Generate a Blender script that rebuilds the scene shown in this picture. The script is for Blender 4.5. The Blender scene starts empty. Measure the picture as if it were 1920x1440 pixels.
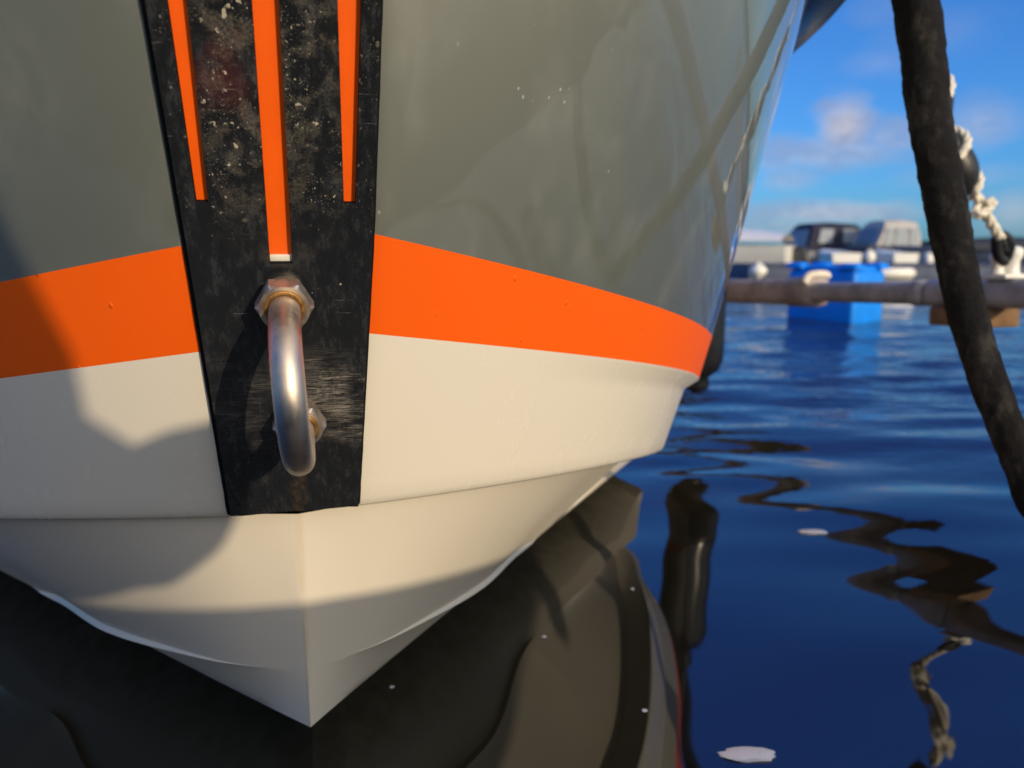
import bpy, bmesh, math, random
import numpy as np
from mathutils import Vector, Matrix, noise as mnoise
random.seed(7)
rng = np.random.default_rng(7)
SC = bpy.context.scene
COL = SC.collection
PI = math.pi

# ------------------------------------------------------------------ camera
F, CAMH, HOR = 1450.0, 0.30, 466.0          # focal length and horizon in pixels of the 1920 x 1440 photo
PITCH = math.atan((720 - HOR) / F)
cam_d = bpy.data.cameras.new('camera'); cam = bpy.data.objects.new('camera', cam_d); COL.objects.link(cam)
cam.location = (0, 0, CAMH); cam.rotation_euler = (PI/2 - PITCH, 0, 0)
cam_d.sensor_width = 36; cam_d.lens = F/1920*36
cam_d.clip_start = .01; cam_d.clip_end = 6000
cam_d.dof.use_dof = True; cam_d.dof.focus_distance = .375; cam_d.dof.aperture_fstop = 8.6
SC.camera = cam

# ------------------------------------------------------------------ sun, sky, exposure
SUN = Vector((.589, -.761, .2715)).normalized()
sd = bpy.data.lights.new('sun', 'SUN'); sun = bpy.data.objects.new('sun', sd); COL.objects.link(sun)
sd.energy = 3.1; sd.angle = math.radians(.53); sd.color = (1, .80, .54)
sun.rotation_euler = SUN.to_track_quat('Z', 'Y').to_euler(); sun.location = (2, -3, 3)
SC.view_settings.view_transform = 'Standard'; SC.view_settings.look = 'None'
SC.view_settings.exposure = 0; SC.view_settings.gamma = 1
SKY_STRENGTH = .15

WL = -.042                                   # water level: the bow's forefoot hangs just clear of it
G = (CAMH-WL)/.30
def ray(px, py):
    u, v = (px-960)/F, (720-py)/F
    c, s = math.cos(PITCH), math.sin(PITCH)
    return Vector((u, c+v*s, v*c-s))
def at(px, py, Y):
    r = ray(px, py); return Vector((0, 0, CAMH)) + r*(Y/r.y)

W = bpy.data.worlds.new('World'); SC.world = W; W.use_nodes = True
nt = W.node_tree; nt.nodes.clear()
class NT:
    def __init__(s, t): s.t = t
    def n(s, kind, **kw):
        nd = s.t.nodes.new(kind)
        for k, v in kw.items():
            if k[0] == 'i' and k[1:].isdigit(): s.put(nd.inputs[int(k[1:])], v)
            elif k.startswith('in_'): s.put(nd.inputs[k[3:].replace('_', ' ')], v)
            else: setattr(nd, k, v)
        return nd
    def put(s, sock, v):
        if isinstance(v, bpy.types.NodeSocket): s.t.links.new(v, sock)
        elif isinstance(v, bpy.types.Node): s.t.links.new(v.outputs[0], sock)
        else: sock.default_value = v
    def m(s, op, a, b=0., c=None):
        nd = s.n('ShaderNodeMath', operation=op); s.put(nd.inputs[0], a); s.put(nd.inputs[1], b)
        if c is not None: s.put(nd.inputs[2], c)
        return nd.outputs[0]
    def ramp(s, x, lo, hi, a=0., b=1.):
        nd = s.n('ShaderNodeMapRange', interpolation_type='SMOOTHSTEP')
        for i, v in enumerate((x, lo, hi, a, b)): s.put(nd.inputs[i], v)
        return nd.outputs[0]
    def mix(s, f, a, b, mode='MIX'):
        nd = s.n('ShaderNodeMix', data_type='RGBA', blend_type=mode)
        s.put(nd.inputs[0], f); s.put(nd.inputs[6], a); s.put(nd.inputs[7], b)
        return nd.outputs[2]
    def noise(s, vec, scale, detail=3., rough=.5, dist=0.):
        nd = s.n('ShaderNodeTexNoise'); s.put(nd.inputs['Vector'], vec)
        for k, v in (('Scale', scale), ('Detail', detail), ('Roughness', rough), ('Distortion', dist)): nd.inputs[k].default_value = v
        return nd.outputs[0]
    def vmul(s, vec, sc):
        nd = s.n('ShaderNodeVectorMath', operation='MULTIPLY'); s.put(nd.inputs[0], vec); nd.inputs[1].default_value = sc
        return nd.outputs[0]
w = NT(nt)
sky = w.n('ShaderNodeTexSky', sky_type='NISHITA'); sky.sun_disc = False
sky.sun_elevation = math.asin(SUN.z); sky.sun_rotation = math.atan2(SUN.x, SUN.y)
sky.air_density = 1.0; sky.dust_density = .6; sky.ozone_density = 4.0; sky.altitude = 0
tc = w.n('ShaderNodeTexCoord'); tsep = w.n('ShaderNodeSeparateXYZ'); w.put(tsep.inputs[0], tc.outputs['Generated']); TZ = tsep.outputs[2]
sdot = w.n('ShaderNodeVectorMath', operation='DOT_PRODUCT'); w.put(sdot.inputs[0], tc.outputs['Generated']); sdot.inputs[1].default_value = SUN
hsv = w.mix(w.ramp(sdot.outputs['Value'], -.2, .75), w.mix(1., sky, w.mix(w.ramp(TZ, .22, .62), (.33, .72, 1.20, 1), (.26, .80, 1.85, 1)), 'MULTIPLY'), sky)     # the deep polarised blue away from the sun
sep = w.n('ShaderNodeSeparateXYZ'); w.put(sep.inputs[0], tc.outputs['Generated'])
az = w.m('ARCTAN2', sep.outputs[0], sep.outputs[1]); el = w.m('ARCSINE', sep.outputs[2])
nz = w.noise(w.vmul(tc.outputs['Generated'], (1, 1, 1.9)), 17., 7., .62)
nzc = w.m('SUBTRACT', nz, .5)
mask = None
# sky puffs: (px, py, half width, half height, density) of each cloud where the photo shows it
for px, py, hw, hh, dens in ((1583, 236, 56, 56, .92), (1680, 255, 60, 34, .55), (1560, 285, 135, 34, .60), (1460, 290, 64, 38, .5),
                             (1650, 118, 70, 30, .16), (1560, 398, 175, 26, .66), (1440, 425, 90, 26, .5), (1840, 235, 70, 48, .40),
                             (1900, 395, 60, 42, .42), (1480, 335, 60, 26, .42), (1750, 60, 110, 40, .12), (1650, 20, 60, 34, .14), (1800, 330, 110, 26, .22)):
    r = ray(px, py).normalized(); a0 = math.atan2(r.x, r.y); e0 = math.asin(r.z)
    da = w.m('DIVIDE', w.m('SUBTRACT', az, a0), hw/F*1.0); de = w.m('DIVIDE', w.m('SUBTRACT', el, e0), hh/F*1.0)
    d = w.m('SQRT', w.m('ADD', w.m('MULTIPLY', da, da), w.m('MULTIPLY', de, de)))
    d = w.m('ADD', d, w.m('MULTIPLY', nzc, 1.9))
    b = w.ramp(d, .2, 1.25, dens, 0.)
    mask = b if mask is None else w.m('MAXIMUM', mask, b)
gen = w.ramp(w.noise(w.vmul(tc.outputs['Generated'], (1, 1, 2.5)), 3.1, 6., .6), .56, .78, 0., .5)   # scattered cloud over the rest of the sky
gen = w.m('MULTIPLY', gen, w.ramp(w.m('ABSOLUTE', w.m('SUBTRACT', az, .42)), .36, .6, 0., 1.))
gen = w.m('MULTIPLY', gen, w.ramp(sep.outputs[2], .02, .12, 0., 1.))
mask = w.m('MAXIMUM', mask, gen)
sunny = w.ramp(sdot.outputs['Value'], .25, .9)                       # fill light added to the unseen sunward sky, drawn as bright cloud
fill_veil = w.m('MULTIPLY', sunny, w.ramp(w.noise(w.vmul(tc.outputs['Generated'], (1, 1, 2.5)), 2.3, 5., .6), .30, .62, .25, .95))
mask = w.m('MAXIMUM', mask, w.m('MULTIPLY', fill_veil, w.ramp(sep.outputs[2], .10, .30)))
CLOUD = w.mix(w.ramp(nz, .4, .66), (.33/SKY_STRENGTH, .38/SKY_STRENGTH, .55/SKY_STRENGTH, 1), (.62/SKY_STRENGTH, .58/SKY_STRENGTH, .63/SKY_STRENGTH, 1))
CLOUD = w.mix(sunny, CLOUD, (2.0/SKY_STRENGTH, 1.87/SKY_STRENGTH, 1.7/SKY_STRENGTH, 1))  # cloud colour raised towards the sun for the added fill
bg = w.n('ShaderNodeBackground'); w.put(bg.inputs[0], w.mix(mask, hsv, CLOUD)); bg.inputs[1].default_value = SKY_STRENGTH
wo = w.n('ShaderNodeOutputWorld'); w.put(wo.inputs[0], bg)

# ------------------------------------------------------------------ object helpers
def tag(o, label=None, cat=None, group=None, kind=None):
    for k, v in (('label', label), ('category', cat), ('group', group), ('kind', kind)):
        if v: o[k] = v
    return o
def empty(name, loc, rz=0):
    o = bpy.data.objects.new(name, None); COL.objects.link(o)
    o.location = loc; o.rotation_euler = (0, 0, rz); o.empty_display_size = .05
    return o
def obj(name, bm, mat, parent=None, smooth=True, world=False, sharp=None):
    """link a bmesh as ONE mesh object; world=True: the vertices are world coordinates, moved into the parent's frame"""
    bmesh.ops.recalc_face_normals(bm, faces=bm.faces) if sharp != 'keep' else None
    me = bpy.data.meshes.new(name)
    if world and parent is not None:
        mw = Matrix.LocRotScale(parent.location, parent.rotation_euler, None) if parent.parent is None else ROOT_M[parent.name]
        bm.transform(mw.inverted())
    bm.to_mesh(me); bm.free()
    for p in me.polygons: p.use_smooth = smooth
    if smooth and isinstance(sharp, (int, float)): me.set_sharp_from_angle(angle=math.radians(sharp))
    for m_ in (mat if isinstance(mat, (list, tuple)) else [mat]): me.materials.append(m_)
    o = bpy.data.objects.new(name, me); COL.objects.link(o)
    if parent is not None:
        o.parent = parent
        ROOT_M[o.name] = Matrix.LocRotScale(parent.location, parent.rotation_euler, None) if parent.parent is None else ROOT_M[parent.name]
    return o
ROOT_M = {}

def add_box(bm, c, size, bev=0., rot=None, seg=2, taper=None):
    g = bmesh.ops.create_cube(bm, size=1.)['verts']
    for v in g:
        k = 1.
        if taper and v.co.z > 0: v.co.x *= taper[0]; v.co.y *= taper[1]
        v.co = Vector((v.co.x*size[0], v.co.y*size[1], v.co.z*size[2]))
    if bev > 0:
        es = {e for v in g for e in v.link_edges}
        r = bmesh.ops.bevel(bm, geom=list(es), offset=bev, segments=seg, affect='EDGES', profile=.5)
        g = list({v for f in r['faces'] for v in f.verts} | {v for v in g if v.is_valid})
    M = Matrix.Translation(c) @ (rot.to_4x4() if rot is not None else Matrix())
    for v in g: v.co = M @ v.co
    return g
def rmf(path):
    """rotation-minimising frames along a list of points"""
    n = len(path); T = [(path[min(i+1, n-1)] - path[max(i-1, 0)]).normalized() for i in range(n)]
    u = T[0].orthogonal().normalized(); out = []
    for i in range(n):
        u = (u - T[i]*u.dot(T[i])).normalized(); out.append((T[i], u, T[i].cross(u)))
    return out
def add_tube(bm, path, rad, seg=16, cap=True, shape=None):
    fr = rmf(path); rings = []
    for i, (p, (t, u, v)) in enumerate(zip(path, fr)):
        r = rad[i] if isinstance(rad, (list, tuple, np.ndarray)) else rad
        ring = []
        for k in range(seg):
            a = 2*PI*k/seg; q = r*(shape(i, a) if shape else 1.)
            ring.append(bm.verts.new(p + (u*math.cos(a) + v*math.sin(a))*q))
        rings.append(ring)
    for a, b in zip(rings, rings[1:]):
        for k in range(seg): bm.faces.new((a[k], a[(k+1) % seg], b[(k+1) % seg], b[k]))
    if cap: bm.faces.new(rings[0][::-1]); bm.faces.new(rings[-1])
    return rings
def catmull(P, n=12):
    P = [Vector(p) for p in P]; P = [P[0]*2-P[1]] + P + [P[-1]*2-P[-2]]; out = []
    for i in range(1, len(P)-2):
        for k in range(n):
            t = k/n; a, b, c, d = P[i-1], P[i], P[i+1], P[i+2]
            out.append(.5*((2*b) + (c-a)*t + (2*a-5*b+4*c-d)*t*t + (3*b-a-3*c+d)*t**3))
    out.append(P[-2]); return out
def add_rope(bm, path, r, strands=3, pitch=None, seg=8):
    """laid rope: three strands twisted about the path"""
    pitch = pitch or r*7; L = [0]
    for a, b in zip(path, path[1:]): L.append(L[-1] + (b-a).length)
    n = max(8, int(L[-1]/(r*.7))); pts = []; j = 0
    for i in range(n+1):
        s = L[-1]*i/n
        while j < len(L)-2 and L[j+1] < s: j += 1
        t = (s-L[j])/max(1e-9, L[j+1]-L[j]); pts.append(path[j].lerp(path[j+1], t))
    fr = rmf(pts)
    for k in range(strands):
        q = []
        for i, (p, (t, u, v)) in enumerate(zip(pts, fr)):
            a = 2*PI*(k/strands + L[-1]*i/n/pitch); q.append(p + (u*math.cos(a) + v*math.sin(a))*r*.52)
        add_tube(bm, q, r*.56, seg)
def add_lathe(bm, prof, seg=28, M=Matrix()):
    rings = []
    for r, z in prof:
        rings.append([bm.verts.new(M @ Vector((r*math.cos(2*PI*k/seg), r*math.sin(2*PI*k/seg), z))) for k in range(seg)])
    for a, b in zip(rings, rings[1:]):
        for k in range(seg): bm.faces.new((a[k], a[(k+1) % seg], b[(k+1) % seg], b[k]))
    bm.faces.new(rings[0][::-1]); bm.faces.new(rings[-1])
def frame(o, z, x=None):
    """matrix with origin o and z axis along z"""
    z = z.normalized(); x = (x - z*x.dot(z)).normalized() if x is not None else z.orthogonal().normalized()
    y = z.cross(x); M = Matrix((x, y, z)).transposed().to_4x4(); M.translation = o; return M
def add_grid(bm, rows, close=False):
    vs = [[bm.verts.new(p) for p in r] for r in rows]; fs = []
    for a, b in zip(vs, vs[1:]):
        n = len(a)
        for k in range(n if close else n-1): fs.append(bm.faces.new((a[k], a[(k+1) % n], b[(k+1) % n], b[k])))
    return vs, fs
def add_prism(bm, poly, y0, y1, M=Matrix()):
    """(x, z) outline extruded from y0 to y1"""
    a = [bm.verts.new(M @ Vector((x, y0, z))) for x, z in poly]; b = [bm.verts.new(M @ Vector((x, y1, z))) for x, z in poly]
    n = len(poly); bm.faces.new(a); bm.faces.new(b[::-1])
    for k in range(n): bm.faces.new((a[k], b[k], b[(k+1) % n], a[(k+1) % n]))

# ------------------------------------------------------------------ materials
def mat(name, col, rough=.5, metal=0., spec=.5, coat=0., bump=None, var=None, ior=1.45, trans=0.):
    """col linear; var=(scale, amount) mottles the base colour; bump=(scale, strength, distance)"""
    m_ = bpy.data.materials.new(name); m_.use_nodes = True; t = NT(m_.node_tree)
    b = m_.node_tree.nodes['Principled BSDF']
    b.inputs['Roughness'].default_value = rough; b.inputs['Metallic'].default_value = metal
    b.inputs['Specular IOR Level'].default_value = spec; b.inputs['Coat Weight'].default_value = coat; b.inputs['Coat Roughness'].default_value = .04
    b.inputs['IOR'].default_value = ior; b.inputs['Transmission Weight'].default_value = trans
    pos = t.n('ShaderNodeTexCoord').outputs['Object']
    c4 = (*col, 1)
    if var:
        n1 = t.ramp(t.noise(pos, var[0], 5., .6), .3, .7, 1-var[1], 1+var[1]*.6)
        sc = t.n('ShaderNodeVectorMath', operation='SCALE'); sc.inputs[0].default_value = col; t.put(sc.inputs['Scale'], n1)
        t.put(b.inputs['Base Color'], sc.outputs[0])
    else: b.inputs['Base Color'].default_value = c4
    if bump:
        bp = t.n('ShaderNodeBump'); bp.inputs['Strength'].default_value = bump[1]; bp.inputs['Distance'].default_value = bump[2]
        t.put(bp.inputs['Height'], t.noise(pos, bump[0], 4., .55)); t.put(b.inputs['Normal'], bp)
    m_['t'] = 0
    return m_
def gelcoat(name, col, rough, drops=0., streak=0., chalk=0., gloss=0.):
    """painted glass fibre: faint orange peel, fine scratches, salt film and (drops) dried water beads"""
    m_ = mat(name, col, rough, coat=gloss, spec=.5+.5*gloss); t = NT(m_.node_tree); b = m_.node_tree.nodes['Principled BSDF']
    pos = t.n('ShaderNodeTexCoord').outputs['Object']
    film = t.ramp(t.noise(t.vmul(pos, (1, 1, .35)), 34., 6., .65), .45, .8, 0., 1.)
    specks = t.n('ShaderNodeTexVoronoi', feature='F1'); t.put(specks.inputs['Vector'], t.vmul(pos, (1, 1, .7))); specks.inputs['Scale'].default_value = 150
    sp = t.m('MULTIPLY', t.ramp(specks.outputs['Distance'], .05, .13, 1., 0.), t.ramp(t.noise(pos, 21., 3.), .56, .66))
    scr = t.n('ShaderNodeTexVoronoi', feature='F1'); t.put(scr.inputs['Vector'], t.vmul(pos, (3., 3., .45))); scr.inputs['Scale'].default_value = 36
    sc = t.m('MULTIPLY', t.ramp(scr.outputs['Distance'], .03, .07, 1., 0.), t.ramp(t.noise(pos, 9., 2.), .56, .64))
    c = t.mix(t.m('MULTIPLY', film, chalk), (*col, 1), (.55, .56, .52, 1))
    c = t.mix(t.m('MULTIPLY', t.m('MAXIMUM', sp, sc), streak), c, (.62, .60, .54, 1))
    t.put(b.inputs['Base Color'], c)
    t.put(b.inputs['Roughness'], t.m('ADD', rough, t.m('MULTIPLY', film, .10)))
    h = t.m('MULTIPLY', t.noise(pos, 7., 2.), .9)
    if drops:
        dv = t.n('ShaderNodeTexVoronoi', feature='F1'); t.put(dv.inputs['Vector'], t.vmul(pos, (1, 1, .6))); dv.inputs['Scale'].default_value = 120
        dr = t.m('MULTIPLY', t.ramp(dv.outputs['Distance'], .05, .17, 1., 0.), t.ramp(t.noise(pos, 40., 3.), .52, .6))
        h = t.m('ADD', h, t.m('MULTIPLY', dr, drops))
    bp = t.n('ShaderNodeBump'); bp.inputs['Strength'].default_value = .35; bp.inputs['Distance'].default_value = .0016
    if gloss: b.inputs['Coat IOR'].default_value = 2.0; b.inputs['IOR'].default_value = 2.0; t.put(b.inputs['Coat Normal'], bp)
    t.put(bp.inputs['Height'], h); t.put(b.inputs['Normal'], bp)
    return m_
GREY = gelcoat('grey_gelcoat', (.112, .130, .108), .5, streak=.6, chalk=.05, gloss=1.)
ORANGE = gelcoat('orange_paint', (.94, .122, .002), .48, drops=1.0, streak=.05)
CREAM = gelcoat('cream_gelcoat', (.765, .725, .63), .24, streak=.0, chalk=.015)
def bottom_mat():
    """cream bottom with rust weeping from the stem edge and a faint dirt film near the water"""
    m_ = gelcoat('cream_bottom', (.70, .65, .55), .36, chalk=.06); t = NT(m_.node_tree); b = m_.node_tree.nodes['Principled BSDF']
    old = b.inputs['Base Color'].links[0].from_socket
    u = t.n('ShaderNodeUVMap').outputs[0]; sp = t.n('ShaderNodeSeparateXYZ'); t.put(sp.inputs[0], u)
    edge = t.m('MULTIPLY', t.ramp(sp.outputs[0], .0002, .0035, 1., 0.), t.ramp(t.noise(t.vmul(u, (1, .25, 1)), 90., 4.), .35, .65))
    c = t.mix(t.m('MULTIPLY', edge, .35), old, (.58, .40, .17, 1))
    pos = t.n('ShaderNodeTexCoord').outputs['Object']; z = t.n('ShaderNodeSeparateXYZ'); t.put(z.inputs[0], pos)
    slime = t.m('MULTIPLY', t.ramp(z.outputs[2], -.020, .004, 1., 0.), t.ramp(t.noise(pos, 60., 4.), .3, .7, .2, 1.))
    c = t.mix(t.m('MULTIPLY', slime, .45), c, (.20, .17, .08, 1))
    t.put(b.inputs['Base Color'], c); return m_
BOTTOM = bottom_mat()
SLOT_ORANGE = mat('orange_stripe_paint', (.94, .12, .002), .45, var=(60, .04))
BLACK_RUBBER = mat('black_rubber', (.012, .012, .013), .42, bump=(60, .2, .002))
def plate_mat():
    """worn black plastic: salt crust and droppings high up, brushed scratches round the bow eye, grey scuffs. UV is in metres on the plate"""
    m_ = mat('worn_black_plastic', (.012, .012, .012), .4); t = NT(m_.node_tree); b = m_.node_tree.nodes['Principled BSDF']
    u = t.n('ShaderNodeUVMap').outputs[0]; sp = t.n('ShaderNodeSeparateXYZ'); t.put(sp.inputs[0], u); U_, V_ = sp.outputs[0], sp.outputs[1]
    # grey haze
    hz = t.ramp(t.noise(t.vmul(u, (1, .38, 1)), 150., 12., .80), .46, .68)
    c = t.mix(t.m('MULTIPLY', hz, .55), (.011, .0125, .0155, 1), (.050, .054, .062, 1))
    # brown-grey dirt in the upper half, between the stripes
    upper = t.m('MULTIPLY', t.ramp(V_, .155, .20), t.ramp(t.m('ABSOLUTE', U_), .034, .020))
    grain = t.ramp(t.noise(u, 820., 4., .65), .36, .62)
    dirt = t.m('MULTIPLY', upper, t.m('MULTIPLY', t.ramp(t.noise(u, 75., 8., .72, .3), .45, .60), t.m('ADD', .25, t.m('MULTIPLY', grain, .75))))
    c = t.mix(t.m('MULTIPLY', dirt, .8), c, (.085, .074, .056, 1))
    red = t.m('MULTIPLY', t.ramp(t.noise(u, 30., 3.), .5, .68), t.m('MULTIPLY', t.ramp(V_, .205, .235), t.ramp(U_, -.004, -.012)))
    c = t.mix(t.m('MULTIPLY', red, .35), c, (.12, .028, .03, 1))
    # crumbs of salt and droppings: few irregular blobs, many grains
    clus = t.noise(u, 62., 3., .6); crumbs = None
    for scale, th, soft, lo, hi, vmin, amt in ((250, .655, .03, .46, .56, .166, 1.), (480, .66, .035, .44, .54, .160, .9), (1150, .62, .05, .47, .60, .168, .5), (150, .70, .02, .30, .32, .17, 1.)):
        k = t.ramp(t.noise(t.vmul(u, (1, .8, 1)), scale, 2.5, .55), th, th+soft)
        k = t.m('MULTIPLY', k, t.m('MULTIPLY', t.ramp(clus, lo, hi), t.ramp(V_, vmin, vmin+.02)))
        k = t.m('MULTIPLY', k, amt); crumbs = k if crumbs is None else t.m('MAXIMUM', crumbs, k)
    dots = t.n('ShaderNodeTexVoronoi', feature='F1'); t.put(dots.inputs['Vector'], u); dots.inputs['Scale'].default_value = 190
    dc = t.n('ShaderNodeSeparateColor'); t.put(dc.inputs[0], dots.outputs['Color'])
    dk = t.m('MULTIPLY', t.ramp(t.m('SUBTRACT', dots.outputs['Distance'], t.m('MULTIPLY', dc.outputs[0], .10)), -.01, .03, 1., 0.), t.ramp(dc.outputs[1], .72, .74))
    crumbs = t.m('MAXIMUM', crumbs, t.m('MULTIPLY', dk, t.ramp(V_, .05, .19, .35, 1.)))
    crumbs = t.m('MULTIPLY', crumbs, t.ramp(t.m('ABSOLUTE', U_), .038, .026, .25, 1.))
    c = t.mix(t.m('MULTIPLY', crumbs, .8), c, (.46, .41, .31, 1))
    # fine scratches: brushed band right of and below the eye
    rot = t.n('ShaderNodeMapping'); t.put(rot.inputs['Vector'], u); rot.inputs['Rotation'].default_value = (0, 0, .20); rot.inputs['Scale'].default_value = (30, 1500, 1)
    sn = t.noise(rot, 2.2, 6., .75)
    zone = t.m('MULTIPLY', t.ramp(t.noise(t.vmul(u, (.7, 1.3, 1)), 60., 4., .65), .38, .66), t.m('MULTIPLY', t.ramp(V_, .044, .058), t.ramp(V_, .112, .086)))
    zone = t.m('MULTIPLY', zone, t.ramp(U_, .003, .013, .25, 1.))
    patch = t.m('MULTIPLY', t.ramp(t.m('ABSOLUTE', t.m('SUBTRACT', U_, .019)), .014, .004), t.ramp(t.m('ABSOLUTE', t.m('SUBTRACT', V_, .084)), .016, .004))
    zone = t.m('MAXIMUM', zone, t.m('MULTIPLY', patch, t.ramp(t.noise(u, 260., 5., .65), .34, .56)))
    scr = t.m('MULTIPLY', zone, t.ramp(sn, .47, .64))
    rot2 = t.n('ShaderNodeMapping'); t.put(rot2.inputs['Vector'], u); rot2.inputs['Rotation'].default_value = (0, 0, 1.25); rot2.inputs['Scale'].default_value = (16, 700, 1)
    scr2 = t.m('MULTIPLY', t.ramp(t.noise(rot2, 2., 6., .75), .63, .70), t.ramp(t.noise(u, 40., 2.), .5, .6))
    scra = t.m('MAXIMUM', scr, t.m('MULTIPLY', scr2, .7))
    c = t.mix(t.m('MULTIPLY', scra, .95), c, (.56, .51, .44, 1))
    # rust weep under the eye
    rust = t.m('MULTIPLY', t.ramp(t.m('ABSOLUTE', t.m('SUBTRACT', U_, .002)), .0015, .006, 1., 0.), t.m('MULTIPLY', t.ramp(V_, .046, .03), t.ramp(t.noise(u, 200., 4.), .35, .6)))
    c = t.mix(t.m('MULTIPLY', rust, .28), c, (.13, .08, .03, 1))
    t.put(b.inputs['Base Color'], c)
    t.put(b.inputs['Roughness'], t.m('ADD', .19, t.m('ADD', t.m('MULTIPLY', hz, .20), t.m('MULTIPLY', t.m('MAXIMUM', dirt, crumbs), .45))))
    h = t.m('ADD', t.m('MULTIPLY', crumbs, 1.), t.m('MULTIPLY', t.noise(u, 420., 5., .65), .35))
    h = t.m('SUBTRACT', h, t.m('MULTIPLY', scra, .25))
    bp = t.n('ShaderNodeBump'); bp.inputs['Strength'].default_value = .55; bp.inputs['Distance'].default_value = .0006
    t.put(bp.inputs['Height'], h); t.put(b.inputs['Normal'], bp)
    return m_
PLATE = plate_mat()
PLATE_EDGE = mat('sawn_black_plastic_edge', (.006, .006, .007), .8, spec=.15, bump=(400, .4, .0005))
def steel_mat():
    m_ = mat('weathered_stainless_steel', (.62, .57, .52), .27, 1.); t = NT(m_.node_tree); b = m_.node_tree.nodes['Principled BSDF']
    pos = t.n('ShaderNodeTexCoord').outputs['Object']
    t.put(b.inputs['Base Color'], t.mix(t.ramp(t.noise(pos, 70., 5., .6), .42, .72, 0., .6), (.64, .56, .48, 1), (.56, .42, .28, 1)))
    fine = t.noise(t.vmul(pos, (1, 1, .35)), 900., 4., .7)
    t.put(b.inputs['Roughness'], t.ramp(t.noise(pos, 120., 5., .65), .3, .7, .42, .56))
    bp = t.n('ShaderNodeBump'); bp.inputs['Strength'].default_value = .16; bp.inputs['Distance'].default_value = .0003
    t.put(bp.inputs['Height'], fine); t.put(b.inputs['Normal'], bp); return m_
STEEL = steel_mat()
RUST = mat('rust_stained_steel', (.36, .19, .06), .5, .6, var=(260, .5), bump=(500, .4, .0004))
def sleeve_mat():
    """black woven textile hose: fine ribs round the line, rubbed paler patches, fuzz"""
    m_ = mat('black_woven_sleeve', (.014, .013, .0135), .8, spec=.3); t = NT(m_.node_tree); b = m_.node_tree.nodes['Principled BSDF']
    pos = t.n('ShaderNodeTexCoord').outputs['Object']
    wv = t.n('ShaderNodeTexWave', wave_type='BANDS', bands_direction='Z'); t.put(wv.inputs['Vector'], pos)
    for k_, v_ in (('Scale', 190.), ('Distortion', 2.5), ('Detail', 2.), ('Detail Scale', 1.5)): wv.inputs[k_].default_value = v_
    worn = t.ramp(t.noise(t.vmul(pos, (1, 1, .45)), 60., 7., .7), .47, .72)
    c = t.mix(worn, (.0065, .0062, .0072, 1), (.052, .047, .041, 1)); t.put(b.inputs['Base Color'], c)
    h = t.m('ADD', t.m('MULTIPLY', wv.outputs['Fac'], .5), t.m('MULTIPLY', t.noise(pos, 130., 6., .7), 1.6))
    bp = t.n('ShaderNodeBump'); bp.inputs['Strength'].default_value = .9; bp.inputs['Distance'].default_value = .0016
    t.put(bp.inputs['Height'], h); t.put(b.inputs['Normal'], bp); return m_
SLEEVE = sleeve_mat()
WHITE_ROPE = mat('white_rope', (.74, .69, .58), .85, spec=.2, var=(160, .2))
TAN_ROPE = mat('tan_rope', (.50, .38, .20), .85, spec=.2, var=(160, .2))
GALV = mat('galvanised_steel', (.42, .40, .42), .55, .15, var=(24, .3), bump=(90, .2, .001))
RUSTY_GALV = mat('rusty_galvanised_steel', (.38, .32, .30), .6, .1, var=(18, .35), bump=(90, .25, .001))
BROWN_WOOD = mat('brown_wood', (.22, .12, .05), .7, var=(30, .3), bump=(80, .3, .002))
WHITE_PLASTIC = mat('white_plastic', (.78, .76, .70), .35, var=(40, .06))
BLUE_PLASTIC = mat('blue_plastic', (.002, .23, .88), .38, var=(9, .12), bump=(30, .1, .003))
WHITE_HULL = mat('white_gelcoat', (.80, .78, .72), .25, var=(5, .05))
NAVY = mat('navy_canvas', (.022, .020, .045), .85, var=(8, .2), bump=(30, .3, .01))
SILVER_CANVAS = mat('silver_canvas', (.46, .43, .40), .8, var=(8, .12), bump=(30, .3, .01))
DARK_CANVAS = mat('charcoal_canvas', (.035, .038, .05), .85, var=(8, .2))
VINYL = mat('clear_vinyl', (.20, .24, .29), .45, spec=.3, bump=(9, .25, .02))
TINT = mat('tinted_glass', (.05, .10, .11), .04, spec=.7)
MOTOR = mat('dark_grey_cowl', (.045, .043, .045), .3, var=(12, .15))
GREY_HULL = mat('slate_blue_gelcoat', (.075, .10, .17), .3, var=(5, .1))
CONCRETE = mat('pontoon_concrete', (.075, .095, .15), .7, var=(6, .2), bump=(30, .3, .01))
SLATE_DECK = mat('slate_grey_decking', (.06, .075, .115), .7, var=(6, .2))
LAND = mat('dark_conifer_slope', (.020, .026, .028), 1., spec=0., var=(.05, .5))
DECK_WOOD = mat('weathered_deck_wood', (.20, .165, .125), .7, var=(16, .3), bump=(70, .4, .003))
BOOT = mat('dark_green_boot_rubber', (.018, .03, .018), .45, var=(20, .15))
FOAM = mat('white_foam', (.72, .70, .74), .8, bump=(200, .6, .002))
FENDER = mat('black_fender_vinyl', (.010, .011, .014), .22, bump=(12, .1, .004))

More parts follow.
